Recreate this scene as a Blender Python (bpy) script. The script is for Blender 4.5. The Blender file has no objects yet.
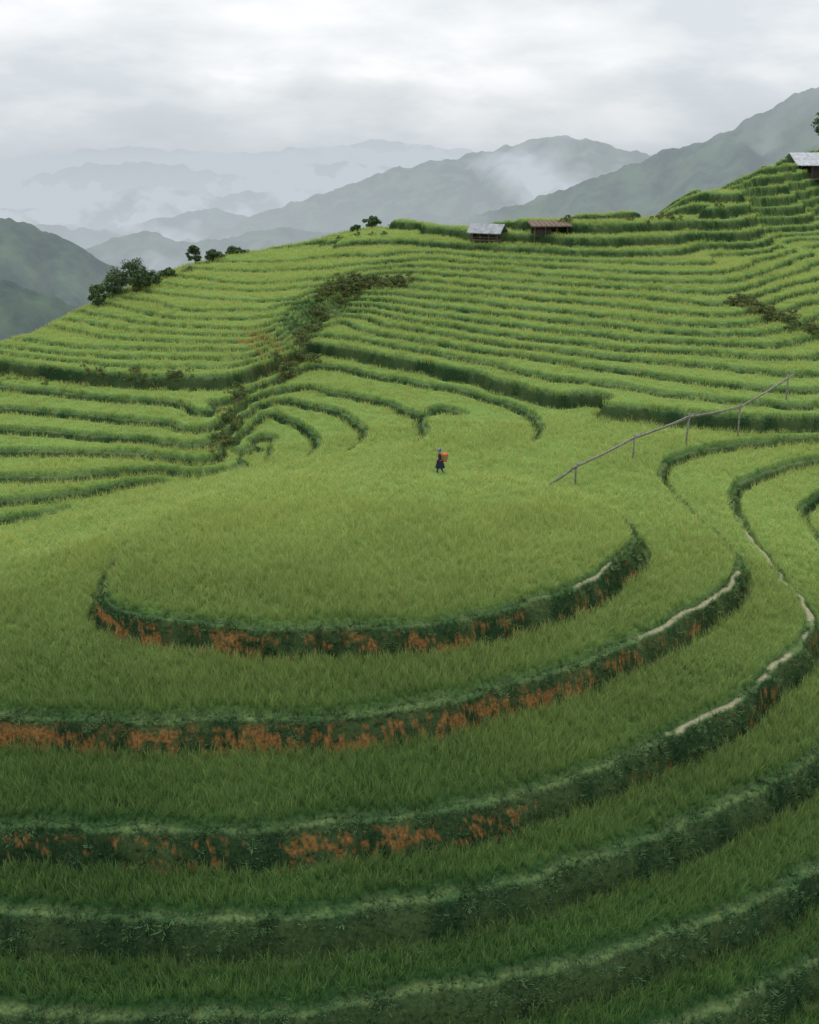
import bpy, math, random
import numpy as np
rng=np.random.default_rng(7); random.seed(7)
scene=bpy.context.scene
# Terrace edges are traced in image pixels, back-projected from the camera 18.5 m above the knoll; each pixel ray is
# intersected with the LEVEL PLANE of its own terrace, giving plan coordinates in metres.
F=1000.0; H=18.5; TH=math.atan(.377); CT,ST=math.cos(TH),math.sin(TH)
def U(px,py,z):
    u=(px-409.5)/F; v=(512-py)/F
    dy=CT+v*ST; dz=-ST+v*CT
    s=(z-H)/dz
    return (u*s, dy*s)
LAT=rng.random((8,256,256))
def vn(x,y,s=0):
    xi=np.floor(x).astype(int); yi=np.floor(y).astype(int)
    fx=x-xi; fy=y-yi; fx=fx*fx*(3-2*fx); fy=fy*fy*(3-2*fy)
    a=LAT[s%8]; X0=xi&255;X1=(xi+1)&255;Y0=yi&255;Y1=(yi+1)&255
    return (a[X0,Y0]*(1-fx)+a[X1,Y0]*fx)*(1-fy)+(a[X0,Y1]*(1-fx)+a[X1,Y1]*fx)*fy
def fbm(x,y,o=4,s=0):
    r=0;a=.5;t=0
    for i in range(o):
        r=r+a*vn(x*2**i+13.7*i,y*2**i+7.1*i,s+i); t+=a; a*=.5
    return r/t
def sst(x):
    x=np.clip(x,0,1); return x*x*(3-2*x)
# ---------- level table
KK=np.arange(-10,19)
ZK=np.array([0]*10+[0,.62,1.24,1.86,2.48,3.1,3.72,4.34,4.96,5.58,6.2,7.7,9.35,11.1,12.8,14.3,15.6,16.6,17.4])
def ZT(k,x,y):
    pos=np.interp(k,KK,ZK)*(.66+.34*sst((x+17)/15))
    stp=1.2-.65*sst((y-37)/17)
    neg=np.where(k<-1,-1.2+(k+1)*stp,1.2*np.minimum(k,0))
    return np.where(k>=0,pos,neg)
def UL(px,py,k):
    z=0.
    for i in range(12):
        x,y=U(px,py,z); z=.4*z+.6*float(ZT(np.float64(k),x,y))
    return np.array((x,y))
lines=[
(0,1,[(103,585),(110,605),(150,620),(220,628),(300,631),(380,630),(460,622),(540,603),(600,577),(628,550),(632,532),(615,513),(575,495),(520,484),(450,477),(380,476),(300,482),(230,494),(170,513),(125,545)]),
(-1,0,[(-122,635),(-110,665),(-60,700),(0,718),(130,722),(260,722),(400,712),(560,672),(660,632),(710,602),(738,578),(742,558),(715,530),(680,500),(663,480),(668,464),(700,452),(760,443),(819,438),(950,425)]),
(-1,0,[(-200,376),(-80,381),(0,387),(120,399),(210,403),(240,394),(280,378),(320,367),(400,380),(480,395),(528,413),(540,433),(515,450),(450,460),(350,470),(250,487),(150,516),(60,555),(0,582),(-90,615),(-122,635)]),
(-2,0,[(-200,745),(-100,810),(0,830),(200,835),(400,822),(560,785),(660,745),(740,700),(795,655),(815,625),(800,595),(765,555),(742,520),(733,500),(745,482),(780,470),(819,460),(950,450)]),
(-2,0,[(-150,400),(0,409),(120,420),(212,427),(243,408),(285,390),(370,400),(422,425),(418,443),(380,457),(300,472),(230,485),(150,509),(70,545),(0,570),(-120,612),(-230,670),(-200,745)]),
(-3,0,[(-200,860),(0,915),(200,920),(320,918),(500,890),(650,840),(750,795),(819,755),(900,690),(930,640),(880,590),(830,550),(806,520),(812,500),(850,488),(950,478)]),
(-3,0,[(-150,424),(0,430),(110,438),(208,444),(240,420),(265,403),(330,410),(362,430),(358,447),(325,461),(260,474),(200,488),(130,512),(60,541),(0,561),(-150,605)]),
(-4,0,[(-200,980),(0,1015),(200,1018),(400,1000),(600,965),(740,915),(819,870),(1000,760),(1050,660),(960,590),(880,545),(860,515),(900,500)]),
(-4,0,[(-150,450),(0,453),(100,453),(170,457),(212,461),(236,434),(256,416),(300,426),(318,445),(300,462),(240,476),(170,494),(110,514),(50,535),(0,553),(-150,588)]),
(-5,0,[(0,1110),(300,1105),(450,1085),(600,1050),(740,1005),(819,962),(1000,870)]),
(-5,0,[(-150,476),(0,478),(70,478),(130,472),(170,472),(212,470),(245,442),(268,452),(262,464),(225,475),(170,488),(120,505),(60,527),(0,545),(-150,570)]),
(-6,0,[(300,1200),(600,1150),(819,1060),(1000,980)]),
(-6,0,[(-120,506),(0,502),(60,498),(110,488),(150,481),(166,482),(152,491),(100,509),(40,528),(0,538),(-120,552)]),
(-7,0,[(-60,523),(0,520),(40,514),(60,510),(48,519),(0,531),(-60,538)]),
(0,0,[(-200,342),(-80,350),(0,362),(100,374),(190,378),(240,374),(290,354),(330,347),(450,370),(530,390),(600,402),(700,415),(819,420),(950,410)]),
(1,0,[(-60,341),(0,351),(100,362),(190,366),(250,361),(292,341),(330,334),(450,352),(530,368),(600,380),(700,393),(819,398),(950,390)]),
(2,0,[(-40,330),(0,339),(80,349),(180,355),(260,350),(295,331),(325,322),(450,338),(530,352),(600,362),(700,372),(819,376),(950,362)]),
(3,0,[(20,326),(80,335),(180,344),(260,340),(300,322),(340,311),(450,325),(530,338),(600,346),(700,354),(780,356),(819,352),(930,330)]),
(4,0,[(50,314),(110,326),(200,334),(270,329),(310,312),(355,303),(450,313),(600,331),(700,340),(770,341),(819,332),(930,310)]),
(5,0,[(85,303),(150,317),(230,322),(290,314),(330,299),(370,295),(450,302),(600,318),(700,326),(745,327),(790,318),(819,310),(930,285)]),
(6,0,[(115,295),(180,307),(250,309),(310,300),(350,289),(385,286),(450,291),(600,304),(700,312),(742,312),(775,300),(819,288),(930,262)]),
(7,0,[(145,286),(210,295),(280,295),(330,287),(365,280),(400,277),(500,285),(600,292),(700,299),(738,298),(775,284),(819,270),(930,245)]),
(8,0,[(170,276),(230,284),(290,282),(350,274),(400,268),(500,274),(600,281),(700,286),(740,283),(780,267),(819,254),(930,232)]),
(9,0,[(205,266),(260,270),(320,267),(380,262),(425,259),(500,264),(600,270),(700,272),(750,264),(819,239),(930,218)]),
(10,0,[(245,253),(290,255),(340,253),(390,250),(430,250),(500,255),(600,259),(700,255),(819,224),(930,204)]),
(11,0,[(610,242),(660,240),(700,236),(819,210),(930,192)]),
(12,0,[(655,221),(700,217),(819,197),(930,180)]),
(13,0,[(705,203),(745,199),(819,184),(930,170)]),
(14,0,[(750,180),(819,172),(900,162)]),
(15,0,[(775,166),(819,162),(880,155)]),
(16,0,[(800,154),(819,153),(870,148)]),
]
P=[];LV=[]
for k,closed,pts in lines:
    w=[UL(a,b,k) for a,b in pts]
    n=len(w)
    for i in range(n):
        P.append(w[i]);LV.append(k)
        if i<n-1 or closed:
            a=w[i-1] if (i>0 or closed) else w[i]; b=w[i]; c=w[(i+1)%n]; d=w[(i+2)%n] if (i+2<n or closed) else c
            if np.linalg.norm(c-b)>2.0:
                P.append((-a+9*b+9*c-d)/16); LV.append(k)
for (x,y,l) in [(-1.8,44.2,.5),(-7.3,43.7,.42),(4.3,45.2,.42),(-1.8,40,.4),(-2.1,50.3,.4),(13.9,73,-.55),(13.5,62,-.6),(0,14,-7.5),(15,13,-7.5),(-15,13,-7.5),(0,4,-9),(-12,136,10.3),(-20,165,10.3),(10,150,10.3),(-60,150,5),(-90,110,1),(38,160,10.7),(60,215,16),(95,215,17),(120,200,17),(68,178,16.9),(76,180,17.1),(-75,70,-7.6),(-95,68,-8)]:
    P.append(np.array((x,y)));LV.append(l)
P=np.array(P);LV=np.array(LV,float)
S=50.0
def kern(r2): return .5*r2*np.log(r2+1e-12)
Q=P/S; n=len(Q)
D2=((Q[:,None]-Q[None])**2).sum(-1)
A=np.zeros((n+3,n+3));A[:n,:n]=kern(D2)+np.eye(n)*2e-4
A[:n,n]=1;A[:n,n+1:]=Q;A[n,:n]=1;A[n+1:,:n]=Q.T
W=np.linalg.solve(A,np.concatenate([LV,[0,0,0]]))
GX0,GX1,GY0,GY1,GS=-190,230,0,320,.7
gx=np.arange(GX0,GX1,GS);gy=np.arange(GY0,GY1,GS)
XX,YY=np.meshgrid(gx,gy,indexing='ij')
pts=np.stack([XX.ravel(),YY.ravel()],1)/S
Lg=np.empty(len(pts))
for i in range(0,len(pts),20000):
    q=pts[i:i+20000]
    d=(q**2).sum(1)[:,None]+(Q**2).sum(1)[None]-2*q@Q.T
    Lg[i:i+20000]=kern(np.maximum(d,0))@W[:n]+W[n]+q@W[n+1:]
Lg=Lg.reshape(XX.shape)
Lg=Lg+sst((Lg-.6)/1.2)*(1.1*(fbm(XX/11,YY/8,2,5)-.5))
Lg=np.clip(Lg,-9.5,17.3)
g0,g1=np.gradient(Lg,GS);Gg=np.sqrt(g0**2+g1**2)
def samp(g,x,y):
    fx=np.clip((x-GX0)/GS,0,g.shape[0]-1.001);fy=np.clip((y-GY0)/GS,0,g.shape[1]-1.001)
    i=fx.astype(int);j=fy.astype(int);fx=fx-i;fy=fy-j
    return (g[i,j]*(1-fx)+g[i+1,j]*fx)*(1-fy)+(g[i,j+1]*(1-fx)+g[i+1,j+1]*fx)*fy
RCP=np.array([(-400,92),(-150,92),(0,96),(20,97),(85,107),(145,116),(205,128),(245,134),(285,138),(340,141),(400,136),(440,126),(480,121),(540,119),(600,118),(640,122),(700,134),(740,145),(775,170),(819,198),(900,220),(1100,230)],float)
RCA=np.arctan((RCP[:,0]-409.5)/1031)
UPK=1.35
def terrain(x,y):
    r=np.hypot(x,y);a=np.arctan2(x,y)
    L=samp(Lg,x,y);G=np.clip(samp(Gg,x,y),.03,2.)
    L=L+G*(.52*(fbm(x/3.,y/3.,2,1)-.5)+.24*(vn(x/.6,y/.6,3)-.5))
    up=L>0;L=np.where(up,L*UPK,L);G=np.where(L>.9,G*UPK,G)
    k=np.floor(L);d=(L-k)/G;d2=(k+1-L)/G;w=1/G
    def zz(q): return ZT(np.where(q>0,q/UPK,q),x,y)
    zk=zz(k);dz=zz(k+1)-zk
    rw=np.minimum(.10+.36*dz,.35*w)
    t=np.clip(1-d2/rw,0,1)
    s=sst(t)*.6+t*.4
    z=zk+dz*s
    sc=np.clip(w/2.6,.3,1)*np.clip(1.25-r/160,.6,1)
    bw=sc*np.interp(r,[30,45],[.20,.28])
    bund=(1-sst((d-bw)/(.2*sc)))*(t<=0)
    z=z+.07*bund*sst(d/.1)
    rice=sst((d-bw-.1*sc)/.12)*sst((d2-rw-.10*sc)/.12)
    can=np.interp(r,[34,60,90],[.24,.38,.30])
    z=z+rice*(can+.10*(fbm(x/1.2,y/1.2,3,2)-.5))
    ris=sst(t*4)
    z=z+ris*(1-t)*.4*(fbm(x/.6,y/.6,3,5)-.5)
    rc=np.interp(a,RCA,RCP[:,1]);q=np.maximum(0,r-rc)
    z=z-.03*q*q/(1+.03*q)
    return dict(z=z,L=L,k=k,d=d,d2=d2,t=t,rice=rice,ris=ris,bund=bund,q=q,r=r,a=a,w=w,dz=dz,can=can*rice)
# ---------- materials
def newmat(name):
    m=bpy.data.materials.new(name);m.use_nodes=True;nt=m.node_tree
    b=nt.nodes['Principled BSDF'];b.inputs['Roughness'].default_value=.8
    b.inputs['Specular IOR Level'].default_value=.2
    return m,nt,b
def N(nt,t,**kw):
    n=nt.nodes.new(t)
    for k,v in kw.items(): setattr(n,k,v)
    return n
def mix(nt,fac,a,b,mode='MIX'):
    n=nt.nodes.new('ShaderNodeMix');n.data_type='RGBA';n.blend_type=mode
    for s,v in ((n.inputs[0],fac),(n.inputs[6],a),(n.inputs[7],b)):
        if isinstance(v,(int,float)): s.default_value=v
        elif isinstance(v,tuple): s.default_value=(*v,1) if len(v)==3 else v
        else: nt.links.new(v,s)
    return n.outputs[2]
def math_(nt,op,a,b=None,clamp=False):
    n=nt.nodes.new('ShaderNodeMath');n.operation=op;n.use_clamp=clamp
    for s,v in ((n.inputs[0],a),(n.inputs[1],b)):
        if v is None: continue
        if isinstance(v,(int,float)): s.default_value=v
        else: nt.links.new(v,s)
    return n.outputs[0]
def noise(nt,scale,detail=4,vec=None,rough=.55):
    n=nt.nodes.new('ShaderNodeTexNoise');n.inputs['Scale'].default_value=scale;n.inputs['Detail'].default_value=detail;n.inputs['Roughness'].default_value=rough
    if vec is None:
        g=nt.nodes.new('ShaderNodeNewGeometry');vec=g.outputs['Position']
    nt.links.new(vec,n.inputs['Vector']);return n.outputs['Fac']
def rng_(nt,v,a,b,c=0,d=1):
    n=nt.nodes.new('ShaderNodeMapRange');n.inputs[1].default_value=a;n.inputs[2].default_value=b;n.inputs[3].default_value=c;n.inputs[4].default_value=d
    nt.links.new(v,n.inputs[0]);return n.outputs[0]
def simple(name,col,rough=.8,var=.35,scale=3,metal=0):
    m,nt,b=newmat(name);f=noise(nt,scale,3)
    c=mix(nt,rng_(nt,f,.3,.7),tuple(x*(1-var) for x in col),tuple(min(1,x*(1+var)) for x in col))
    nt.links.new(c,b.inputs['Base Color']);b.inputs['Roughness'].default_value=rough;b.inputs['Metallic'].default_value=metal
    return m
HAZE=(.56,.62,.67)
def inst_attr(nt,name):
    at=N(nt,'ShaderNodeAttribute');at.attribute_type='INSTANCER';at.attribute_name=name;return at.outputs['Fac']
def rice_mat(name,lo,hi,tip,lo2,hi2,tip2,trf=.35):
    m,nt,b=newmat(name)
    rp=inst_attr(nt,'shade_fade');f=inst_attr(nt,'tone')
    base=mix(nt,rp,mix(nt,f,lo2,hi2),mix(nt,f,lo,hi))
    tipc=mix(nt,rp,tip2,tip)
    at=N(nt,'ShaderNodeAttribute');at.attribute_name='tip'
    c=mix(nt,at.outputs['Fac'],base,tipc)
    nt.nodes.remove(b);df=N(nt,'ShaderNodeBsdfDiffuse');nt.links.new(c,df.inputs['Color']);out=df.outputs[0]
    if trf>0:
        tr=N(nt,'ShaderNodeBsdfTranslucent');nt.links.new(c,tr.inputs['Color'])
        ms=N(nt,'ShaderNodeMixShader');ms.inputs[0].default_value=trf
        nt.links.new(df.outputs[0],ms.inputs[1]);nt.links.new(tr.outputs[0],ms.inputs[2]);out=ms.outputs[0]
    nt.links.new(out,nt.nodes['Material Output'].inputs[0])
    return m
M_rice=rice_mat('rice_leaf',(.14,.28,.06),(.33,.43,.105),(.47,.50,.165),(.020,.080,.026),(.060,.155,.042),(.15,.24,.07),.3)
M_weed=rice_mat('weed_leaf',(.06,.12,.04),(.12,.19,.06),(.17,.24,.09),(.020,.06,.026),(.055,.125,.05),(.12,.20,.085),0)
# ---------- terrain mesh
cols=1150;rows=1650
aa=np.linspace(math.radians(-43),math.radians(43),cols)
rr=np.exp(np.linspace(math.log(9),math.log(310),rows))
AA,RR=np.meshgrid(aa,rr,indexing='ij')
X=(RR*np.sin(AA)).ravel();Y=(RR*np.cos(AA)).ravel()
T=terrain(X,Y)
def grid_mesh(name,X,Y,Z,nc,nr,mat,smooth=True):
    me=bpy.data.meshes.new(name)
    nv=nc*nr;me.vertices.add(nv)
    co=np.empty((nv,3),np.float32);co[:,0]=X;co[:,1]=Y;co[:,2]=Z
    me.vertices.foreach_set('co',co.ravel())
    i=np.arange(nc-1)[:,None]*nr+np.arange(nr-1)[None];i=i.ravel()
    q=np.stack([i,i+1,i+nr+1,i+nr],1)[:,::-1].astype(np.int32)
    nf=len(q);me.loops.add(nf*4);me.loops.foreach_set('vertex_index',q.ravel())
    me.polygons.add(nf);me.polygons.foreach_set('loop_start',np.arange(0,nf*4,4,dtype=np.int32))
    me.update(calc_edges=True)
    if smooth: me.polygons.foreach_set('use_smooth',np.ones(nf,bool))
    me.materials.append(mat)
    o=bpy.data.objects.new(name,me);scene.collection.objects.link(o);return o
def shade_fade_f(x,y): return np.clip(sst((y-21.5+3*(fbm(x/6,y/6,2,2)-.5))/30),0,1)  # vignette-like foreground shade painted into plant colours, fading out with distance
def plot_tone(k,a): return vn(k*5.37+.5,a*5+k*1.9,4)-.5
mt,nt,b=newmat('terrace_ground')
at=N(nt,'ShaderNodeAttribute');at.attribute_name='masks';sp=N(nt,'ShaderNodeSeparateColor');nt.links.new(at.outputs['Color'],sp.inputs[0])
at2=N(nt,'ShaderNodeAttribute');at2.attribute_name='masks2';sp2=N(nt,'ShaderNodeSeparateColor');nt.links.new(at2.outputs['Color'],sp2.inputs[0])
rp=sp2.outputs[1];nf=sp2.outputs[2];nfine=rng_(nt,noise(nt,9,3),.3,.7)
ricec=mix(nt,rp,mix(nt,nfine,(.010,.034,.012),(.030,.075,.023)),mix(nt,nfine,(.08,.155,.04),(.20,.29,.08)))  # first colour pair carries the painted foreground shade
grassc=mix(nt,nfine,mix(nt,nf,(.02,.055,.022),(.05,.095,.037)),mix(nt,nf,(.07,.125,.042),(.14,.19,.07)))
riserc=mix(nt,nfine,mix(nt,nf,(.010,.026,.012),(.03,.06,.025)),mix(nt,nf,(.03,.06,.024),(.07,.10,.036)))
soilc=mix(nt,nfine,(.09,.05,.02),(.34,.16,.055))
pathc=mix(nt,nfine,(.20,.19,.11),(.38,.35,.24))
c=mix(nt,sp.outputs[0],grassc,ricec)
c=mix(nt,sp.outputs[1],c,riserc)
c=mix(nt,sp.outputs[2],c,soilc)
c=mix(nt,sp2.outputs[0],c,pathc)
nt.nodes.remove(b);b=N(nt,'ShaderNodeBsdfDiffuse');nt.links.new(c,b.inputs['Color']);nt.links.new(b.outputs[0],nt.nodes['Material Output'].inputs[0])
ter=grid_mesh('rice_terrace_hillside',X,Y,T['z'],cols,rows,mt)
def soilmask(T,x,y):
    near=(T['r']<46)&(T['k']>=-3)&(T['k']<=-1)
    side=np.where(T['k']==-1,np.interp(x,[-12,-6,3,9,12],[1.1,1.1,.6,.6,.4]),np.where(T['k']==-2,np.interp(x,[-16,-8,4,9,14],[1.2,1.1,.9,.6,.1]),np.interp(x,[-12,-8,0,5],[.1,.5,.5,0])))
    s=T['ris']*near*sst((1-T['t'])*2.6)
    q=x*.8+y*.6;v=T['z']
    n=.42*fbm(q/1.3,v/.7+y*.2,3,3)+.58*fbm(q/.2,v/.15,3,4)
    s=s*sst((n-.64+.15*side)/.06)
    dirt=np.exp(-((x+13.5)**2/8+(y-88)**2/10))*sst((n-.48)/.08)
    return np.clip(s*.88+dirt*.8,0,1)
def pathmask(T,x,y):
    m=(1-sst((np.abs(T['d']-.16)-.06)/.08))*(T['t']<=0)
    east=((T['r']<60)&(x>6)&(y<52)&((T['k']==0)|(T['k']==-1)|(T['k']==-2)))
    e2=np.where(T['k']==0,(x>7)&(y<43),np.where(T['k']==-1,(x>9.5)&(y<44),x>9.5))
    return m*east*e2*sst((fbm(x/1.2,y/1.2,4,4)-.28)*4)*.85
soil=soilmask(T,X,Y);pm=pathmask(T,X,Y)
ca=ter.data.color_attributes.new('masks','FLOAT_COLOR','POINT')
ca.data.foreach_set('color',np.stack([T['rice'],T['ris'],soil,np.ones_like(X)],1).astype(np.float32).ravel())
ca=ter.data.color_attributes.new('masks2','FLOAT_COLOR','POINT')
ca.data.foreach_set('color',np.stack([pm,shade_fade_f(X,Y),sst((fbm(X/1.1,Y/1.1,4,1)-.3)/.4),np.ones_like(X)],1).astype(np.float32).ravel())
# ---------- mesh builder
class MB:
    def __init__(s): s.v=[];s.f=[];s.m=[];s.tip=[]
    def add(s,v,f,m=0,tip=None):
        o=len(s.v);s.v+= [tuple(p) for p in v];s.f+=[tuple(i+o for i in q) for q in f];s.m+=[m]*len(f)
        s.tip+= list(tip) if tip is not None else [0]*len(v)
    def box(s,c,d,m=0,rz=0):
        cx,cy,cz=c;a,b_,h=d[0]/2,d[1]/2,d[2]/2;cr,sr=math.cos(rz),math.sin(rz)
        v=[(cx+x*cr-y*sr,cy+x*sr+y*cr,cz+z) for z in(-h,h) for x,y in((-a,-b_),(a,-b_),(a,b_),(-a,b_))]
        s.add(v,[(0,3,2,1),(4,5,6,7),(0,1,5,4),(1,2,6,5),(2,3,7,6),(3,0,4,7)],m)
    def tube(s,pts,rad,n=7,m=0):
        pts=[np.array(p,float) for p in pts];v=[];f=[]
        for i,p in enumerate(pts):
            t=pts[min(i+1,len(pts)-1)]-pts[max(i-1,0)];t=t/(np.linalg.norm(t)+1e-9)
            r=np.array((1,0,0)) if abs(t[0])<.8 else np.array((0,1,0))
            a=np.cross(t,r);a/=np.linalg.norm(a);b_=np.cross(t,a)
            rd=rad[i] if hasattr(rad,'__len__') else rad
            for j in range(n):
                an=2*math.pi*j/n;v.append(p+rd*(math.cos(an)*a+math.sin(an)*b_))
        for i in range(len(pts)-1):
            for j in range(n):
                f.append((i*n+j,i*n+(j+1)%n,(i+1)*n+(j+1)%n,(i+1)*n+j))
        f.append(tuple(range(n))[::-1]);f.append(tuple((len(pts)-1)*n+j for j in range(n)))
        s.add(v,f,m)
    def obj(s,name,mats,smooth=False,link=True,parent=None):
        me=bpy.data.meshes.new(name);me.from_pydata(s.v,[],s.f)
        for x in mats: me.materials.append(x)
        me.polygons.foreach_set('material_index',s.m)
        if smooth: me.polygons.foreach_set('use_smooth',[True]*len(s.f))
        at=me.attributes.new('tip','FLOAT','POINT');at.data.foreach_set('value',np.array(s.tip,np.float32))
        o=bpy.data.objects.new(name,me)
        if link: scene.collection.objects.link(o)
        if parent: o.parent=parent
        return o
def blade(mb,bx,by,az,ln,wd,lean,curl,seg=3,m=0,head=False):
    v=[];tip=[];f=[]
    x,y,z=bx,by,0.;an=lean
    dx,dy=math.cos(az),math.sin(az);sx,sy=-dy,dx
    for i in range(seg+1):
        t=i/seg;w=wd*(1-t**2*.9)/2
        if head: w=wd*(.3,.5,1.,.5)[i]/2
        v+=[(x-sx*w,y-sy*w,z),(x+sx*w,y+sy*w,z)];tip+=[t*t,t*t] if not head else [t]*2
        st=ln/seg;x+=dx*math.sin(an)*st;y+=dy*math.sin(an)*st;z+=math.cos(an)*st;an+=curl
    for i in range(seg): f.append((2*i,2*i+1,2*i+3,2*i+2))
    mb.add(v,f,m,tip)
def coll(name): return bpy.data.collections.new(name)
C_rn=coll('rice_tufts');C_rf=coll('rice_tufts_wide');C_w=coll('weed_tufts')
for i in range(8):
    mb=MB()
    for j in range(14):
        a=random.uniform(0,6.28);rb=random.uniform(0,.05)
        blade(mb,rb*math.cos(a),rb*math.sin(a),a+random.uniform(-.6,.6),random.uniform(.42,.82),random.uniform(.012,.023),random.uniform(.02,.2),random.uniform(.04,.36))
    if i%2==0:
        a=random.uniform(0,6.28);blade(mb,0,0,a,random.uniform(.68,.82),.018,.05,random.uniform(.2,.4),head=True)
    C_rn.objects.link(mb.obj('rice_tuft',[M_rice],link=False))
    mb=MB()
    for j in range(26):
        a=random.uniform(0,6.28);rb=.42*math.sqrt(random.random())
        blade(mb,rb*math.cos(a),rb*math.sin(a),random.uniform(0,6.28),random.uniform(.45,.75),random.uniform(.04,.065),random.uniform(.03,.3),random.uniform(.05,.5),2)
    C_rf.objects.link(mb.obj('rice_tuft_wide',[M_rice],link=False))
    mb=MB()
    for j in range(20):
        a=random.uniform(0,6.28);rb=random.uniform(0,.14)
        if i%2: blade(mb,rb*math.cos(a),rb*math.sin(a),a,random.uniform(.10,.24),random.uniform(.03,.055),random.uniform(.3,.9),random.uniform(.2,.5),2)
        else: blade(mb,rb*math.cos(a),rb*math.sin(a),a,random.uniform(.15,.36),random.uniform(.012,.022),random.uniform(.1,.7),random.uniform(.1,.5),2)
    C_w.objects.link(mb.obj('weed_tuft',[M_weed],link=False))
def instancer(name,pos,rot,scl,collection,plot=0):
    pos=np.asarray(pos)
    me=bpy.data.meshes.new(name);n=len(pos);me.vertices.add(n)
    me.vertices.foreach_set('co',np.asarray(pos,np.float32).ravel())
    a=me.attributes.new('rot','FLOAT_VECTOR','POINT');a.data.foreach_set('vector',np.asarray(rot,np.float32).ravel())
    a=me.attributes.new('scl','FLOAT_VECTOR','POINT');a.data.foreach_set('vector',np.asarray(scl,np.float32).ravel())
    x,y=pos[:,0],pos[:,1]
    tone=np.clip(.48+plot+1.7*(fbm(x/5,y/5,3,2)-.5)+1.2*(fbm(x/.8,y/.8,2,6)-.5)+rng.normal(0,.24,n),0,1)
    a=me.attributes.new('tone','FLOAT','POINT');a.data.foreach_set('value',tone.astype(np.float32))
    a=me.attributes.new('shade_fade','FLOAT','POINT');a.data.foreach_set('value',shade_fade_f(x,y).astype(np.float32))
    o=bpy.data.objects.new(name,me);scene.collection.objects.link(o)
    ng=bpy.data.node_groups.new(name,'GeometryNodeTree')
    ng.interface.new_socket('Geometry',in_out='INPUT',socket_type='NodeSocketGeometry')
    ng.interface.new_socket('Geometry',in_out='OUTPUT',socket_type='NodeSocketGeometry')
    gi=ng.nodes.new('NodeGroupInput');go=ng.nodes.new('NodeGroupOutput')
    m2p=ng.nodes.new('GeometryNodeMeshToPoints')
    ip=ng.nodes.new('GeometryNodeInstanceOnPoints');ci=ng.nodes.new('GeometryNodeCollectionInfo')
    ci.inputs['Collection'].default_value=collection;ci.inputs['Separate Children'].default_value=True;ci.inputs['Reset Children'].default_value=True
    nr=ng.nodes.new('GeometryNodeInputNamedAttribute');nr.data_type='FLOAT_VECTOR';nr.inputs['Name'].default_value='rot'
    nsn=ng.nodes.new('GeometryNodeInputNamedAttribute');nsn.data_type='FLOAT_VECTOR';nsn.inputs['Name'].default_value='scl'
    ri=ng.nodes.new('FunctionNodeRandomValue');ri.data_type='INT'
    ri.inputs[4].default_value=0;ri.inputs[5].default_value=len(collection.objects)-1
    l=ng.links.new
    l(gi.outputs[0],m2p.inputs[0]);l(m2p.outputs[0],ip.inputs['Points']);l(ci.outputs[0],ip.inputs['Instance'])
    ip.inputs['Pick Instance'].default_value=True
    l(ri.outputs[2],ip.inputs['Instance Index']);l(nr.outputs[0],ip.inputs['Rotation']);l(nsn.outputs[0],ip.inputs['Scale'])
    l(ip.outputs[0],go.inputs[0])
    md=o.modifiers.new('scatter','NODES');md.node_group=ng
    return o
def sector(r0,r1,sp,adeg):
    am=math.radians(adeg);xm=r1*math.sin(am)
    xs=np.arange(-xm,xm,sp);ys=np.arange(r0*math.cos(am)-1,r1,sp)
    x,y=np.meshgrid(xs,ys);x=x.ravel()+rng.uniform(-.6,.6,x.size)*sp;y=y.ravel()+rng.uniform(-.6,.6,y.size)*sp
    r=np.hypot(x,y);k=(r>=r0)&(r<r1)&(np.abs(np.arctan2(x,y))<am)
    return x[k],y[k]
def rand_rs(n,s0,s1,hs=1.,tilt=.12):
    rot=np.stack([rng.normal(0,tilt,n),rng.normal(0,tilt,n),rng.uniform(0,6.28,n)],1)
    s=rng.uniform(s0,s1,n);return rot,np.stack([s*hs,s*hs,s],1)
fx,fy=1.76,54.81
def scatter(name,zones,C,test,zoff,s0,s1,tilt):
    Pn=[];Rn=[];Sn=[];Tn=[]
    for r0,r1,sp_,ad,hs in zones:
        x,y=sector(r0,r1,sp_,ad);t=terrain(x,y);k=test(t,x,y)
        x,y=x[k],y[k];z=t['z'][k]-t['can'][k]+zoff
        r_,s_=rand_rs(len(x),s0,s1,hs,tilt);s_[:,2]*=(.80+.4*fbm(x/2.5,y/2.5,3,6))
        Pn.append(np.stack([x,y,z],1));Rn.append(r_);Sn.append(s_);Tn.append(.8*plot_tone(t['k'][k],t['a'][k]))
    instancer(name,np.concatenate(Pn),np.concatenate(Rn),np.concatenate(Sn),C,np.concatenate(Tn))
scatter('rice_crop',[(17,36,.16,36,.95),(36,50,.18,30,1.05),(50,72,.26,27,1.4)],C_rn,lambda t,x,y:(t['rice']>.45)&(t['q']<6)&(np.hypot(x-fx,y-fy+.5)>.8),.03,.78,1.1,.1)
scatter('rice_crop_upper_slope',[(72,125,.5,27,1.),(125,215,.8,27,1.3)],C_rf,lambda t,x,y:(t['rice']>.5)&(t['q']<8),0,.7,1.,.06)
Pn=[];Rn=[];Sn=[]
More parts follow.
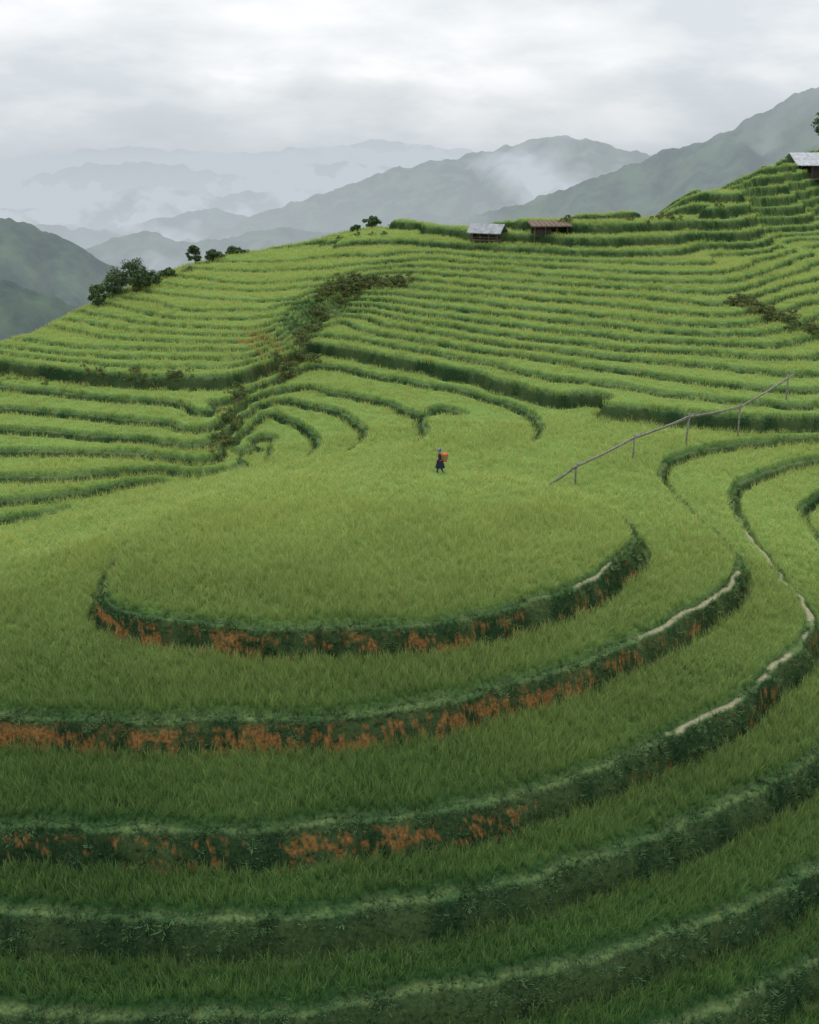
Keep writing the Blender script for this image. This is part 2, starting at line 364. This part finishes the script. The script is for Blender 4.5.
for r0,r1,sp_,ad,hs,s0,s1 in [(17,36,.14,36,1.1,.45,1.1),(36,60,.2,30,1.15,.45,1.05),(60,110,.38,27,1.4,.35,.8),(110,215,.7,27,2.2,.4,.9)]:
    x,y=sector(r0,r1,sp_,ad);t=terrain(x,y)
    so=soilmask(t,x,y)
    k=((t['ris']>.3)|((t['bund']>.3)&(rng.random(len(x))<.5)))&(t['q']<6)&((so<.35)|(rng.random(len(x))<.13))&(pathmask(t,x,y)<.3)
    x,y=x[k],y[k];z=t['z'][k]-.03
    r_,s_=rand_rs(len(x),s0,s1,hs,.35);s_*=(.6+.8*fbm(x/1.1,y/1.1,2,4))[:,None]
    Pn.append(np.stack([x,y,z],1));Rn.append(r_);Sn.append(s_)
instancer('bank_weeds',np.concatenate(Pn),np.concatenate(Rn),np.concatenate(Sn),C_w)
def gz(x,y):
    t=terrain(np.array([x]),np.array([y]));return float(t['z'][0]-t['can'][0])
# ---------- background
def painted_haze_mat(name,dark,light,S_,scale):  # aerial haze and mist painted on: emission mixed in by world position
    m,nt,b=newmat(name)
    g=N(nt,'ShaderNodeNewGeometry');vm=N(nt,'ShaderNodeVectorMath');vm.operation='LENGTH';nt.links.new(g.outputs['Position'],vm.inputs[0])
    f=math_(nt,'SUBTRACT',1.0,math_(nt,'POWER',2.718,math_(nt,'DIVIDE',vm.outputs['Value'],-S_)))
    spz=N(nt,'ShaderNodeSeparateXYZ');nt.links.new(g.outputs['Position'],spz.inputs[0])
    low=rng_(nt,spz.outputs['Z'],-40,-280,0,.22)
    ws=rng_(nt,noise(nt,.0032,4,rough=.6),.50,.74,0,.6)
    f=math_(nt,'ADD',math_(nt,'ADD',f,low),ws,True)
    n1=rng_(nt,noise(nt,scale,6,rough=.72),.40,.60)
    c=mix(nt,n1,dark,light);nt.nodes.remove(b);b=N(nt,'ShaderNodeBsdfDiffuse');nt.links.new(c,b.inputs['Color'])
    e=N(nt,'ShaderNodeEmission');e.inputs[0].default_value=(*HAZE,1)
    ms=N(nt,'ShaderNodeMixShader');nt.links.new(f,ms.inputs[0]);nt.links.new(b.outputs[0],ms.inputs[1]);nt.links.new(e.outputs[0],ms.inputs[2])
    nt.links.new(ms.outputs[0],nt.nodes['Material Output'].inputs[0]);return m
M_m=painted_haze_mat('forested_slope_painted_haze',(.012,.034,.032),(.06,.105,.06),2150,.022)
def zc(py,D): return H-D*np.tan(TH-np.arctan((512-py)/F))
def ridge(name,D,prof,zb,depth,amp,freq,seed):
    prof=np.array(prof,float);nc,nr=620,140
    px=np.linspace(prof[0,0],prof[-1,0],nc);py=np.interp(px,prof[:,0],prof[:,1])
    m_=21;ker=np.hanning(m_);ker/=ker.sum();py=np.convolve(np.pad(py,m_//2,'edge'),ker,'valid')
    a=np.arctan((px-409.5)/1031);cz=zc(py,D)
    t=np.linspace(-.35,1,nr);Aa,Tt=np.meshgrid(a,t,indexing='ij');C=np.repeat(cz[:,None],nr,1)
    R=D*(1-depth*Tt)
    xx=R*np.sin(Aa);yy=R*np.cos(Aa)
    h=np.where(Tt<0,1+Tt*1.2,(1-np.clip(Tt,0,1))**1.15)
    wx=Aa*freq+.9*fbm(xx/D*5,yy/D*5,2,seed)+.8*Tt
    rdg=np.abs(2*fbm(wx,Tt*.9+seed,3,seed)-1)*2.4
    env=np.clip(np.abs(Tt)*2.5,0,1)*np.clip(1.1-Tt,0,1)
    Z=zb+(C-zb)*h-amp*env*(1-np.clip(rdg,0,1))+(fbm(xx/D*90,yy/D*90,4,seed+2)-.5)*D*.009
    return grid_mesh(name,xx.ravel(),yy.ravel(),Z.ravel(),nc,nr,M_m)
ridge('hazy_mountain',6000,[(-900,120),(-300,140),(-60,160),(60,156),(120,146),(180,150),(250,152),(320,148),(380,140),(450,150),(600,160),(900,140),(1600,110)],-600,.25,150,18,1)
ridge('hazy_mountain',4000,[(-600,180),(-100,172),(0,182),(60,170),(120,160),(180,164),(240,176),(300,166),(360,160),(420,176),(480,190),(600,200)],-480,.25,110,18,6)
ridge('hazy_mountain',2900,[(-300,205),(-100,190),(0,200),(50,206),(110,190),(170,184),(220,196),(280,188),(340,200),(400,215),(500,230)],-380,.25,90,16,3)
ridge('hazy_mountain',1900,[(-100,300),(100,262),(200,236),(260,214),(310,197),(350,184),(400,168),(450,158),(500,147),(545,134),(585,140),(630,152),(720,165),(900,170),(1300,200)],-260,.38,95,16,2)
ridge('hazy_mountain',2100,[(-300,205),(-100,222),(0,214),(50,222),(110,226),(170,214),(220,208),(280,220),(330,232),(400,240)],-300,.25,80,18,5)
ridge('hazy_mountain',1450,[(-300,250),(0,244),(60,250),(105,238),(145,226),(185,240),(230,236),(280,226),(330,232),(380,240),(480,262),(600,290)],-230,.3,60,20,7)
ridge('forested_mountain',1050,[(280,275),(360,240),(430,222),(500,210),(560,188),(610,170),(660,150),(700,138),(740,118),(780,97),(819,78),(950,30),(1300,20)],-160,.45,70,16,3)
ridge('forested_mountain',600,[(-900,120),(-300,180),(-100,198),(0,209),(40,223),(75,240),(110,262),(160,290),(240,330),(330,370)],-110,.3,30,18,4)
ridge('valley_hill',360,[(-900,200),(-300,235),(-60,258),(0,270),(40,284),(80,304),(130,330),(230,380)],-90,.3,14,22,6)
nc=300;nr=200
a=np.linspace(-math.pi,math.pi,nc);r=np.exp(np.linspace(math.log(1),math.log(20000),nr))
Aa,Rr=np.meshgrid(a,r,indexing='ij')
gxx=Rr*np.sin(Aa);gyy=Rr*np.cos(Aa)
gzz=np.interp(Rr,[0,250,600,1200,2500,5000,20000],[-95,-98,-130,-240,-380,-600,-700])
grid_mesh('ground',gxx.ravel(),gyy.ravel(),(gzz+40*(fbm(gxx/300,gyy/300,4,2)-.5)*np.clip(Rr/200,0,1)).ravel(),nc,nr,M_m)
# ---------- trees
M_bark=simple('bark',(.10,.075,.05),.9,.4,8)
def leafmat(name,a,b_):
    m,nt,b=newmat(name);f=rng_(nt,noise(nt,1.2,2),.3,.7);g=N(nt,'ShaderNodeNewGeometry')
    c=mix(nt,f,a,b_);c=mix(nt,1.0,c,mix(nt,g.outputs['Random Per Island'],(.6,.6,.6),(1.4,1.35,1.2)),'MULTIPLY')
    nt.links.new(c,b.inputs['Base Color']);return m
M_leaf=leafmat('tree_leaf',(.035,.07,.03),(.085,.14,.05))
M_leaf2=leafmat('shrub_leaf',(.07,.11,.04),(.17,.20,.07))
def tree(name,x,y,h,cr,leaf=M_leaf,trunk=.2,nclu=34,nl=80,ls=.22,z=None,link=True):
    mb=MB();rd=random
    th=h*trunk;top=(rd.uniform(-.2,.2),rd.uniform(-.2,.2),h*.8)
    mb.tube([(0,0,-.3),(0.05,0,th),(top[0]*.6,top[1]*.6,h*.6),top],[h*.035,h*.026,h*.016,h*.006],7,0)
    cl=[]
    for i in range(nclu):
        a=rd.uniform(0,6.28);u=rd.random()**.6;zz=rd.uniform(0,1)
        rad=cr*u*math.sin(math.pi*(.12+.8*zz))**.7
        cl.append((rad*math.cos(a),rad*math.sin(a),th+(h-th)*(.05+.9*zz)))
    for i,cc in enumerate(cl):
        if i%2==0:
            zb_=th*.8+(cc[2]-th)*.4
            mb.tube([(0,0,zb_),(cc[0]*.5,cc[1]*.5,zb_+(cc[2]-zb_)*.6),cc],[h*.012,h*.008,h*.003],5,0)
        s=cr*rd.uniform(.2,.36)
        for j in range(nl):
            d=np.array([rd.gauss(0,1) for _ in range(3)]);d/=np.linalg.norm(d)+1e-6
            p=np.array(cc)+d*s*rd.random()**.4*np.array([1,1,.75])
            a1=np.array([rd.gauss(0,1) for _ in range(3)]);a1/=np.linalg.norm(a1);b1=np.cross(a1,d);b1/=np.linalg.norm(b1)+1e-6
            q=ls*rd.uniform(.6,1.3)
            mb.add([p-a1*q*.5,p+b1*q*.28,p+a1*q*.5,p-b1*q*.28],[(0,1,2,3)],1)
    o=mb.obj(name,[M_bark,leaf],link=link)
    o.location=(x,y,gz(x,y) if z is None else z);return o
for x,y,h,cr in [(-29.7,109.0,3.6,2.3),(-30.9,107.5,2.4,1.7),(-31.8,103.2,2.4,1.3),(-28.6,110.4,2.2,1.6),(-27.4,115.8,1.2,1.0),(-26.0,124.2,2.4,.9),(-5.1,139,1.8,1.1),(-24.1,126.5,1.2,1.2),(-22.5,132.0,1.2,1.1),(-7.2,139,1.,.8)]:
    tree('broadleaf_tree',x,y,h,cr)
tree('broadleaf_tree',73.0,186,10,3.2,ls=.4,trunk=.35)
C_s=coll('shrub_templates')
for i in range(4): 
    o=tree('shrub',0,0,1.3,1.0,M_leaf2,.12,14,50,.17,z=0,link=False);C_s.objects.link(o)
sh=[]
def along(pts,n,spread,s0,s1):
    pts=np.array(pts,float)
    for i in range(n):
        t=random.random()*(len(pts)-1);k=int(t);p=pts[k]+(pts[k+1]-pts[k])*(t-k)
        sh.append((p[0]+random.gauss(0,spread),p[1]+random.gauss(0,spread),random.uniform(s0,s1)))
along([UL(400,286,6),UL(365,290,5.5),UL(345,295,5),UL(318,315,3),UL(303,340,1),UL(280,368,0)],90,.6,.35,.85)
along([UL(400,286,6),UL(350,292,5.3)],14,.5,.6,1.0)
along([UL(240,392,-1),UL(232,420,-3),UL(225,440,-4),UL(213,465,-5)],50,.35,.25,.6)
along([UL(595,240,10),UL(612,238,10)],12,.8,.8,1.5)
along([UL(742,300,7),UL(760,318,5),UL(790,330,4),UL(815,332,4)],40,.9,.4,1.0)
along([UL(-20,366,0),UL(90,374,0),UL(190,379,0)],60,.5,.2,.5)
along([UL(560,250,10),UL(640,236,11),UL(720,203,13)],26,.8,.3,.7)
along([UL(180,276,8),UL(240,255,10),UL(330,246,10),UL(420,246,10)],16,.6,.3,.6)
sh=np.array(sh);tz=terrain(sh[:,0],sh[:,1])
r_,_=rand_rs(len(sh),1,1);r_[:,:2]*=.5
instancer('gully_shrubs',np.stack([sh[:,0],sh[:,1],tz['z']-tz['can']*.5-.05],1),r_,np.stack([sh[:,2]]*3,1),C_s)
# ---------- bamboo railing
M_bam=simple('weathered_bamboo',(.20,.19,.16),.7,.4,6)
def empty(name,loc=(0,0,0),rz=0):
    e=bpy.data.objects.new(name,None);e.location=loc;e.rotation_euler=(0,0,rz);scene.collection.objects.link(e);return e
br=empty('bamboo_railing')
tops=[]
for i,(x,y,hh) in enumerate([(7.99,55.6,.35),(9.84,56.13,1.45),(14.24,60.96,1.75),(18.48,64.0,2.3),(22.47,66.14,2.4),(26.87,69.74,1.9)]):
    z0=gz(x,y);tops.append((x,y,z0+hh))
    if i>0:
        mb=MB();lx=random.uniform(-.1,.1)
        mb.tube([(x+lx,y,z0-.4),(x+lx*.5,y,z0+hh*.5),(x,y,z0+hh+.22)],[.065,.06,.055],8)
        mb.tube([(x,y,z0+hh-.25),(x+.12,y,z0+hh+.15)],[.035,.03],6)
        mb.obj('post_%d'%i,[M_bam],True,parent=br)
for i in range(len(tops)-1):
    p,q=np.array(tops[i]),np.array(tops[i+1]);dd=(q-p)
    mb=MB();m_=p+dd*.5+np.array((0,0,-.06))
    mb.tube([p-dd*.08,m_,q+dd*.1+np.array((0,0,.05))],[.06,.055,.045],8)
    for s in np.linspace(.05,.95,8):
        c_=p+dd*s+np.array((0,0,-.06*(1-abs(2*s-1))));mb.tube([c_-dd*.004,c_+dd*.004],.068,8)
    mb.obj('rail_%d'%i,[M_bam],True,parent=br)
    mb=MB();mb.tube([p-dd*.04+np.array((0,.08,-.10)),m_+np.array((0,.08,-.09)),q+dd*.05+np.array((0,.08,-.12))],[.035,.04,.03],7);mb.obj('lower_rail_%d'%i,[M_bam],True,parent=br)
# ---------- huts
M_tin=simple('grey_roof_sheet',(.24,.26,.28),.6,.3,2)
M_tin2=simple('pale_roof_sheet',(.36,.38,.40),.6,.25,1.5)
M_thatch=simple('brown_thatch',(.15,.11,.085),.95,.4,6)
M_wood=simple('aged_timber',(.11,.085,.065),.85,.4,5)
M_darkw=simple('dark_timber_wall',(.05,.042,.036),.85,.4,5)
M_white=simple('limewash',(.6,.6,.58),.8,.1,2)
def gable(e,w,d,zb,rise,ov,mat,th=.09):
    for sgn,nm in((-1,'roof_front'),(1,'roof_back')):
        mb=MB();n=int(w/.25);v=[];f=[]
        for i in range(n+1):
            x=-w/2-ov+(w+2*ov)*i/n;o=.025*(i%2)
            for (yy,zz) in((0,zb+rise),(sgn*(d/2+ov),zb-ov*rise/(d/2))):
                v+=[(x,yy,zz+o),(x,yy,zz+o-th)]
        for i in range(n):
            a_=4*i;b_=4*(i+1);f+=[(a_,a_+2,b_+2,b_),(a_+1,b_+1,b_+3,a_+3),(a_+2,a_+3,b_+3,b_+2)]
        f+=[(0,1,3,2),(4*n,4*n+2,4*n+3,4*n+1)]
        mb.add(v,f);mb.obj(nm,[mat],parent=e)
x,y=8.85,117.2;e=empty('field_hut',(x,y,gz(x,y)+.45),math.radians(-24));e.scale=(.86,.86,.86)
mb=MB()
for px_ in(-1.8,-.6,.6,1.8):
    for py_ in(-1.2,1.2): mb.tube([(px_,py_,-1.6),(px_,py_,1.35)],.07,7)
mb.obj('posts',[M_wood],parent=e)
mb=MB();mb.box((0,0,.25),(3.9,2.7,.12));
for py_ in (-1.28,1.28): mb.box((0,py_,.6),(3.8,.05,.07))
mb.obj('platform',[M_wood],parent=e)
mb=MB();mb.box((0.9,1.12,.7),(1.8,.06,.8));mb.box((-1.88,.3,.7),(.05,1.4,.8));mb.obj('wall_boards',[M_darkw],parent=e)
mb=MB();mb.box((0,-1.2,1.32),(4.2,.1,.1));mb.box((0,1.2,1.32),(4.2,.1,.1));mb.tube([(-2.1,0,2.13),(2.1,0,2.13)],.05,6);mb.obj('beams',[M_wood],parent=e)
gable(e,4.0,2.6,1.4,.85,.35,M_tin)
x,y=15.6,115.6;e=empty('storage_shed',(x,y,gz(x,y)+.1),math.radians(5));e.scale=(.92,.92,.92)
mb=MB()
for px_ in(-2,-.7,.7,2):
    for py_,hh in((-1.1,1.1),(1.1,1.4)): mb.tube([(px_,py_,-1.2),(px_,py_,hh)],.07,7)
mb.obj('posts',[M_wood],parent=e)
mb=MB();mb.box((.0,1.0,.6),(4.0,.06,1.1));mb.box((-.9,-.9,.45),(1.9,.06,.8));mb.box((2.05,0,.6),(.06,1.8,1.0));mb.obj('plank_walls',[M_darkw],parent=e)
mb=MB();v=[(-2.5,-1.6,1.1),(2.5,-1.6,1.12),(2.4,1.6,1.45),(-2.4,1.6,1.47)]
mb.add(v+[(a_,b_,c_+.14) for a_,b_,c_ in v],[(3,2,1,0),(4,5,6,7),(0,1,5,4),(1,2,6,5),(2,3,7,6),(3,0,4,7)])
for i in range(9): mb.tube([(-2.4+i*.6,-1.62,1.27),(-2.3+i*.58,1.62,1.63)],.04,5)
mb.obj('roof',[M_thatch],parent=e)
x,y=68.2,172.5;e=empty('stilt_house',(x,y,gz(x,y)+.9),math.radians(4));e.scale=(1.12,1.12,1.12)
mb=MB()
for i in range(7):
    for py_ in(-2.4,0,2.4): mb.tube([(-5+i*1.66,py_,-3),(-5+i*1.66,py_,2.7)],.12,7)
mb.obj('stilts',[M_wood],parent=e)
mb=MB();mb.box((0,0,.5),(10.8,5.4,.2));mb.obj('floor',[M_wood],parent=e)
mb=MB()
for (xa,xb) in((-3.6,-2.2),(-1.2,.6),(1.6,3.2),(4.2,5.1)): mb.box(((xa+xb)/2,-2.2,1.6),(xb-xa,.1,2.0))
for (xa,xb) in((-2.2,-1.2),(.6,1.6),(3.2,4.2)): mb.box(((xa+xb)/2,-2.2,.95),(xb-xa,.1,.7));mb.box(((xa+xb)/2,-2.2,2.45),(xb-xa,.1,.3))
mb.box((0,2.2,1.6),(10,.1,2.0));mb.box((5.1,0,1.6),(.1,4.2,2.0));mb.box((-3.6,0,1.6),(.1,4.2,2.0));mb.obj('walls',[M_darkw],parent=e)
mb=MB()
for xc in(-1.7,1.1,3.7):
    mb.box((xc,-2.24,1.8),(.9,.04,.9));
mb.obj('window_shutters',[M_white],parent=e)
mb=MB();mb.box((-4.4,-2.5,1.2),(1.7,.06,.07));mb.box((-4.4,-2.5,.9),(1.7,.05,.05))
for i in range(6): mb.box((-5.2+i*.32,-2.56,.95),(.05,.05,.6))
mb.obj('veranda_railing',[M_wood],parent=e)
gable(e,10.6,5.2,2.75,1.3,.7,M_tin2)
# ---------- woman
wz=gz(fx,fy)
wo=empty('woman_farmer',(fx,fy,wz),0)
M_skin=simple('skin',(.42,.26,.18),.6,.05);M_ind=simple('indigo_cloth',(.018,.022,.04),.85,.3,12);M_leg=simple('legging_cloth',(.05,.06,.10),.85,.3,20)
M_hair=simple('black_hair',(.015,.013,.012),.5,.2,20);M_scarf=simple('patterned_headscarf',(.20,.24,.34),.8,.6,25);M_red=simple('red_cloth',(.55,.13,.06),.8,.25,14);M_bask=simple('woven_basket',(.34,.17,.08),.8,.45,30)
M_eye=simple('eye',(.02,.015,.01),.3,.1);M_lip=simple('lips',(.35,.12,.10),.5,.05)
def skinned(name,vs,es,rs,mat,sub=2):
    me=bpy.data.meshes.new(name);me.from_pydata(vs,es,[]);me.materials.append(mat)
    o=bpy.data.objects.new(name,me);scene.collection.objects.link(o);o.parent=wo
    md=o.modifiers.new('skin','SKIN');md.use_smooth_shade=True
    for i,r_ in enumerate(rs):
        s=me.skin_vertices[0].data[i];s.radius=r_ if isinstance(r_,tuple) else (r_,r_)
    me.skin_vertices[0].data[0].use_root=True
    o.modifiers.new('sub','SUBSURF').levels=sub;o.modifiers['sub'].render_levels=sub
    return o
skinned('jacket_body',[(0,0,.86),(0.0,0,1.0),(-.02,0,1.15),(-.03,0,1.28),(-.045,0,1.36),(-.03,-.15,1.30),(-.06,-.20,1.06),(-.20,-.17,.92),(-.03,.15,1.30),(.02,.21,1.06),(-.12,.20,.90)],
 [(0,1),(1,2),(2,3),(3,4),(3,5),(5,6),(6,7),(3,8),(8,9),(9,10)],
 [(.13,.15),(.115,.135),(.12,.15),(.10,.14),.05,.06,.048,.042,.06,.048,.042],M_ind)
skinned('legs',[(0,0,.84),(0,-.08,.80),(-.14,-.085,.46),(-.17,-.085,.10),(0,.08,.80),(.06,.085,.45),(.22,.085,.13)],
 [(0,1),(1,2),(2,3),(0,4),(4,5),(5,6)],[.12,.09,.06,.04,.09,.06,.04],M_leg)
for nm,x0,y0,z0,tl in(('shoe_1',-.17,-.085,.05,0),('shoe_2',.22,.085,.08,.35)):
    skinned(nm,[(x0+.03,y0,z0),(x0-.06,y0,z0-.01-tl*.03),(x0-.16,y0,z0-.02-tl*.1)],[(0,1),(1,2)],[.045,.045,.03],M_hair,1)
mb=MB();v=[];f=[];nn=28
for i,(z_,r_) in enumerate([(.98,.135),(.88,.17),(.72,.215),(.58,.25),(.5,.265)]):
    for j in range(nn):
        an=2*math.pi*j/nn;rr_=r_*(1+.05*(i/4)*(1 if j%2 else -1));v.append((rr_*1.05*math.cos(an),rr_*.9*math.sin(an),z_))
for i in range(4):
    for j in range(nn): f.append((i*nn+j,i*nn+(j+1)%nn,(i+1)*nn+(j+1)%nn,(i+1)*nn+j))
mb.add(v,f);mb.obj('pleated_skirt',[M_ind],True,parent=wo)
mb=MB();mb.tube([(.0,0,.955),(.0,0,1.0)],.15,20);mb.obj('sash',[M_red],True,parent=wo)
skinned('neck',[(-.045,0,1.34),(-.06,0,1.44)],[(0,1)],[.05,.047],M_skin,1)
mb=MB();v=[];f=[];nu,nv_=24,16
for i in range(nv_+1):
    ph=math.pi*i/nv_
    for j in range(nu):
        th_=2*math.pi*j/nu;X_=-math.sin(ph)*math.cos(th_);Y_=math.sin(ph)*math.sin(th_);Z_=math.cos(ph)
        jaw=1-.22*max(0,-Z_);xx_=X_*.10*jaw;yy_=Y_*.078*jaw;zz_=Z_*.118
        if X_<-.8 and abs(Y_)<.25 and -.35<Z_<.1: xx_-=.018*(1-abs(Y_)/.25)*(1-abs(Z_+.15)/.3)
        if X_<-.7 and .15<abs(Y_)<.55 and -.05<Z_<.25: xx_+=.006
        v.append((xx_-.075,yy_,zz_+1.52))
for i in range(nv_):
    for j in range(nu): f.append((i*nu+j,(i+1)*nu+j,(i+1)*nu+(j+1)%nu,i*nu+(j+1)%nu))
mb.add(v,f);mb.obj('head',[M_skin],True,parent=wo)
def ball(name,c,r_,mat,sx=1,sy=1,sz=1):
    mb=MB();v=[];f=[]
    for i in range(9):
        for j in range(12):
            ph=math.pi*i/8;t_=2*math.pi*j/12;v.append((c[0]+r_*sx*math.sin(ph)*math.cos(t_),c[1]+r_*sy*math.sin(ph)*math.sin(t_),c[2]+r_*sz*math.cos(ph)))
    for i in range(8):
        for j in range(12): f.append((i*12+j,(i+1)*12+j,(i+1)*12+(j+1)%12,i*12+(j+1)%12))
    mb.add(v,f);return mb.obj(name,[mat],True,parent=wo)
for s in(-1,1):
    ball('eye',(-.160,s*.032,1.525),.011,M_eye);ball('ear',(-.068,s*.078,1.515),.028,M_skin,.6,.35,1)
ball('mouth',(-.160,0,1.462),.02,M_lip,.35,1,.3)
ball('hair',(-.055,0,1.545),.105,M_hair,1.02,.86,.98)
mb=MB()
for k_ in range(4):
    pts_=[(-.065+.108*math.cos(t_)*(1-.06*k_),.09*math.sin(t_)*(1-.06*k_),1.575+.028*k_+.012*math.cos(t_)) for t_ in np.linspace(0,2*math.pi,20)]
    mb.tube(pts_,.022,7)
mb.obj('headscarf',[M_scarf],True,parent=wo)
ball('headscarf_top',(-.06,0,1.62),.085,M_scarf,1.1,.95,.6)
for nm,(hx,hy,hz_),dr in(('hand_1',(-.22,-.168,.90),(-.7,0,-.7)),('hand_2',(-.14,.20,.88),(-.5,0,-.85))):
    d=np.array(dr);d/=np.linalg.norm(d);c0=np.array((hx,hy,hz_))
    vs=[tuple(c0),tuple(c0+d*.045),tuple(c0+d*.08)];es=[(0,1),(1,2)];rs=[(.02,.026),(.018,.034),(.014,.034)]
    skinned(nm+'_palm',vs,es,rs,M_skin,1)
    for q in range(4):
        b0=c0+d*.085+np.array((0,(q-1.5)*.018,0));ln=[.055,.065,.06,.045][q]
        b1=b0+d*ln*.5;b2=b1+(d+np.array((.5,0,-.3)))*ln*.4
        skinned(nm+'_finger_%d'%q,[tuple(b0-d*.015),tuple(b1),tuple(b2)],[(0,1),(1,2)],[.009,.008,.007],M_skin,1)
    b0=c0+d*.03+np.array((0,.03,0));skinned(nm+'_thumb',[tuple(b0),tuple(b0+d*.03+np.array((0,.02,0))),tuple(b0+d*.055+np.array((-.005,.022,0)))],[(0,1),(1,2)],[.011,.009,.008],M_skin,1)
mb=MB();v=[];f=[];nn=24;prof_=[(.86,.10),(.95,.125),(1.08,.15),(1.20,.175),(1.30,.195),(1.32,.20),(1.30,.18),(1.2,.16)]
for z_,r_ in prof_:
    for j in range(nn):
        an=2*math.pi*j/nn;v.append((.28+r_*math.cos(an)*(1+.02*(j%2)),r_*1.05*math.sin(an),z_))
for i in range(len(prof_)-1):
    for j in range(nn): f.append((i*nn+j,i*nn+(j+1)%nn,(i+1)*nn+(j+1)%nn,(i+1)*nn+j))
f.append(tuple(range(nn)));f.append(tuple(len(v)-1-j for j in range(nn)))
mb.add(v,f);mb.obj('back_basket',[M_bask],True,parent=wo)
mb=MB()
for z_,r_ in((.9,.118),(1.1,.162),(1.31,.203)):
    mb.tube([(.28+r_*math.cos(t_),r_*1.05*math.sin(t_),z_) for t_ in np.linspace(0,2*math.pi,22)],.012,6)
mb.obj('basket_hoops',[M_bask],True,parent=wo)
ball('cloth_in_basket',(.27,0,1.30),.17,M_red,1,1,.6)
for s in(-1,1):
    mb=MB();mb.tube([(.12,s*.12,1.25),(.02,s*.13,1.385),(-.12,s*.12,1.30),(-.13,s*.12,1.12),(-.02,s*.15,.98),(.12,s*.11,.95)],.014,6);mb.obj('strap',[M_red],True,parent=wo)
# ---------- light
sun=bpy.data.lights.new('sun','SUN');sun.energy=1.5;sun.angle=math.radians(18);sun.color=(1,.97,.92)
so=bpy.data.objects.new('sun',sun);scene.collection.objects.link(so)
elev=60;so.rotation_euler=(math.radians(-(90-elev)),0,math.radians(15))
w=bpy.data.worlds.new('World');scene.world=w;w.use_nodes=True;nt=w.node_tree
bg=nt.nodes['Background'];bg.inputs[1].default_value=1.0
sky=N(nt,'ShaderNodeTexSky');sky.sky_type='NISHITA';sky.sun_disc=False;sky.sun_elevation=math.radians(elev);sky.sun_rotation=math.radians(-15)
skys=mix(nt,1.0,sky.outputs[0],(.1,.1,.1),'MULTIPLY')
tc=N(nt,'ShaderNodeTexCoord');mp=N(nt,'ShaderNodeMapping');mp.inputs['Scale'].default_value=(1,1,3.2);mp.inputs['Location'].default_value=(.35,0,.1);nt.links.new(tc.outputs['Generated'],mp.inputs[0])
n1=noise(nt,2.3,6,mp.outputs[0],.5);n2=noise(nt,7,5,mp.outputs[0],.55)
nn_=math_(nt,'ADD',math_(nt,'MULTIPLY',n1,.65),math_(nt,'MULTIPLY',n2,.35))
cl=mix(nt,rng_(nt,nn_,.41,.57),(.74,.785,.83),(1.02,1.03,1.04))
sz=N(nt,'ShaderNodeSeparateXYZ');nt.links.new(tc.outputs['Generated'],sz.inputs[0])
hz=math_(nt,'ADD',sz.outputs['Z'],math_(nt,'MULTIPLY',math_(nt,'SUBTRACT',n2,.5),.09))
cl=mix(nt,rng_(nt,hz,-.025,.065),HAZE,cl)
hi=rng_(nt,sz.outputs['Z'],.15,.6,1,1.4)
cl=mix(nt,1.0,cl,hi,'MULTIPLY')
fin=mix(nt,.96,skys,cl)
nt.links.new(fin,bg.inputs[0])
cam=bpy.data.cameras.new('camera');cam.sensor_fit='VERTICAL';cam.sensor_height=36;cam.lens=36*F/1024;cam.clip_end=30000;cam.clip_start=.5
co=bpy.data.objects.new('camera',cam);co.location=(0,0,H);co.rotation_euler=(math.pi/2-TH,0,0);scene.collection.objects.link(co);scene.camera=co
scene.view_settings.view_transform='Standard'
try: scene.view_settings.look='None'
except: pass
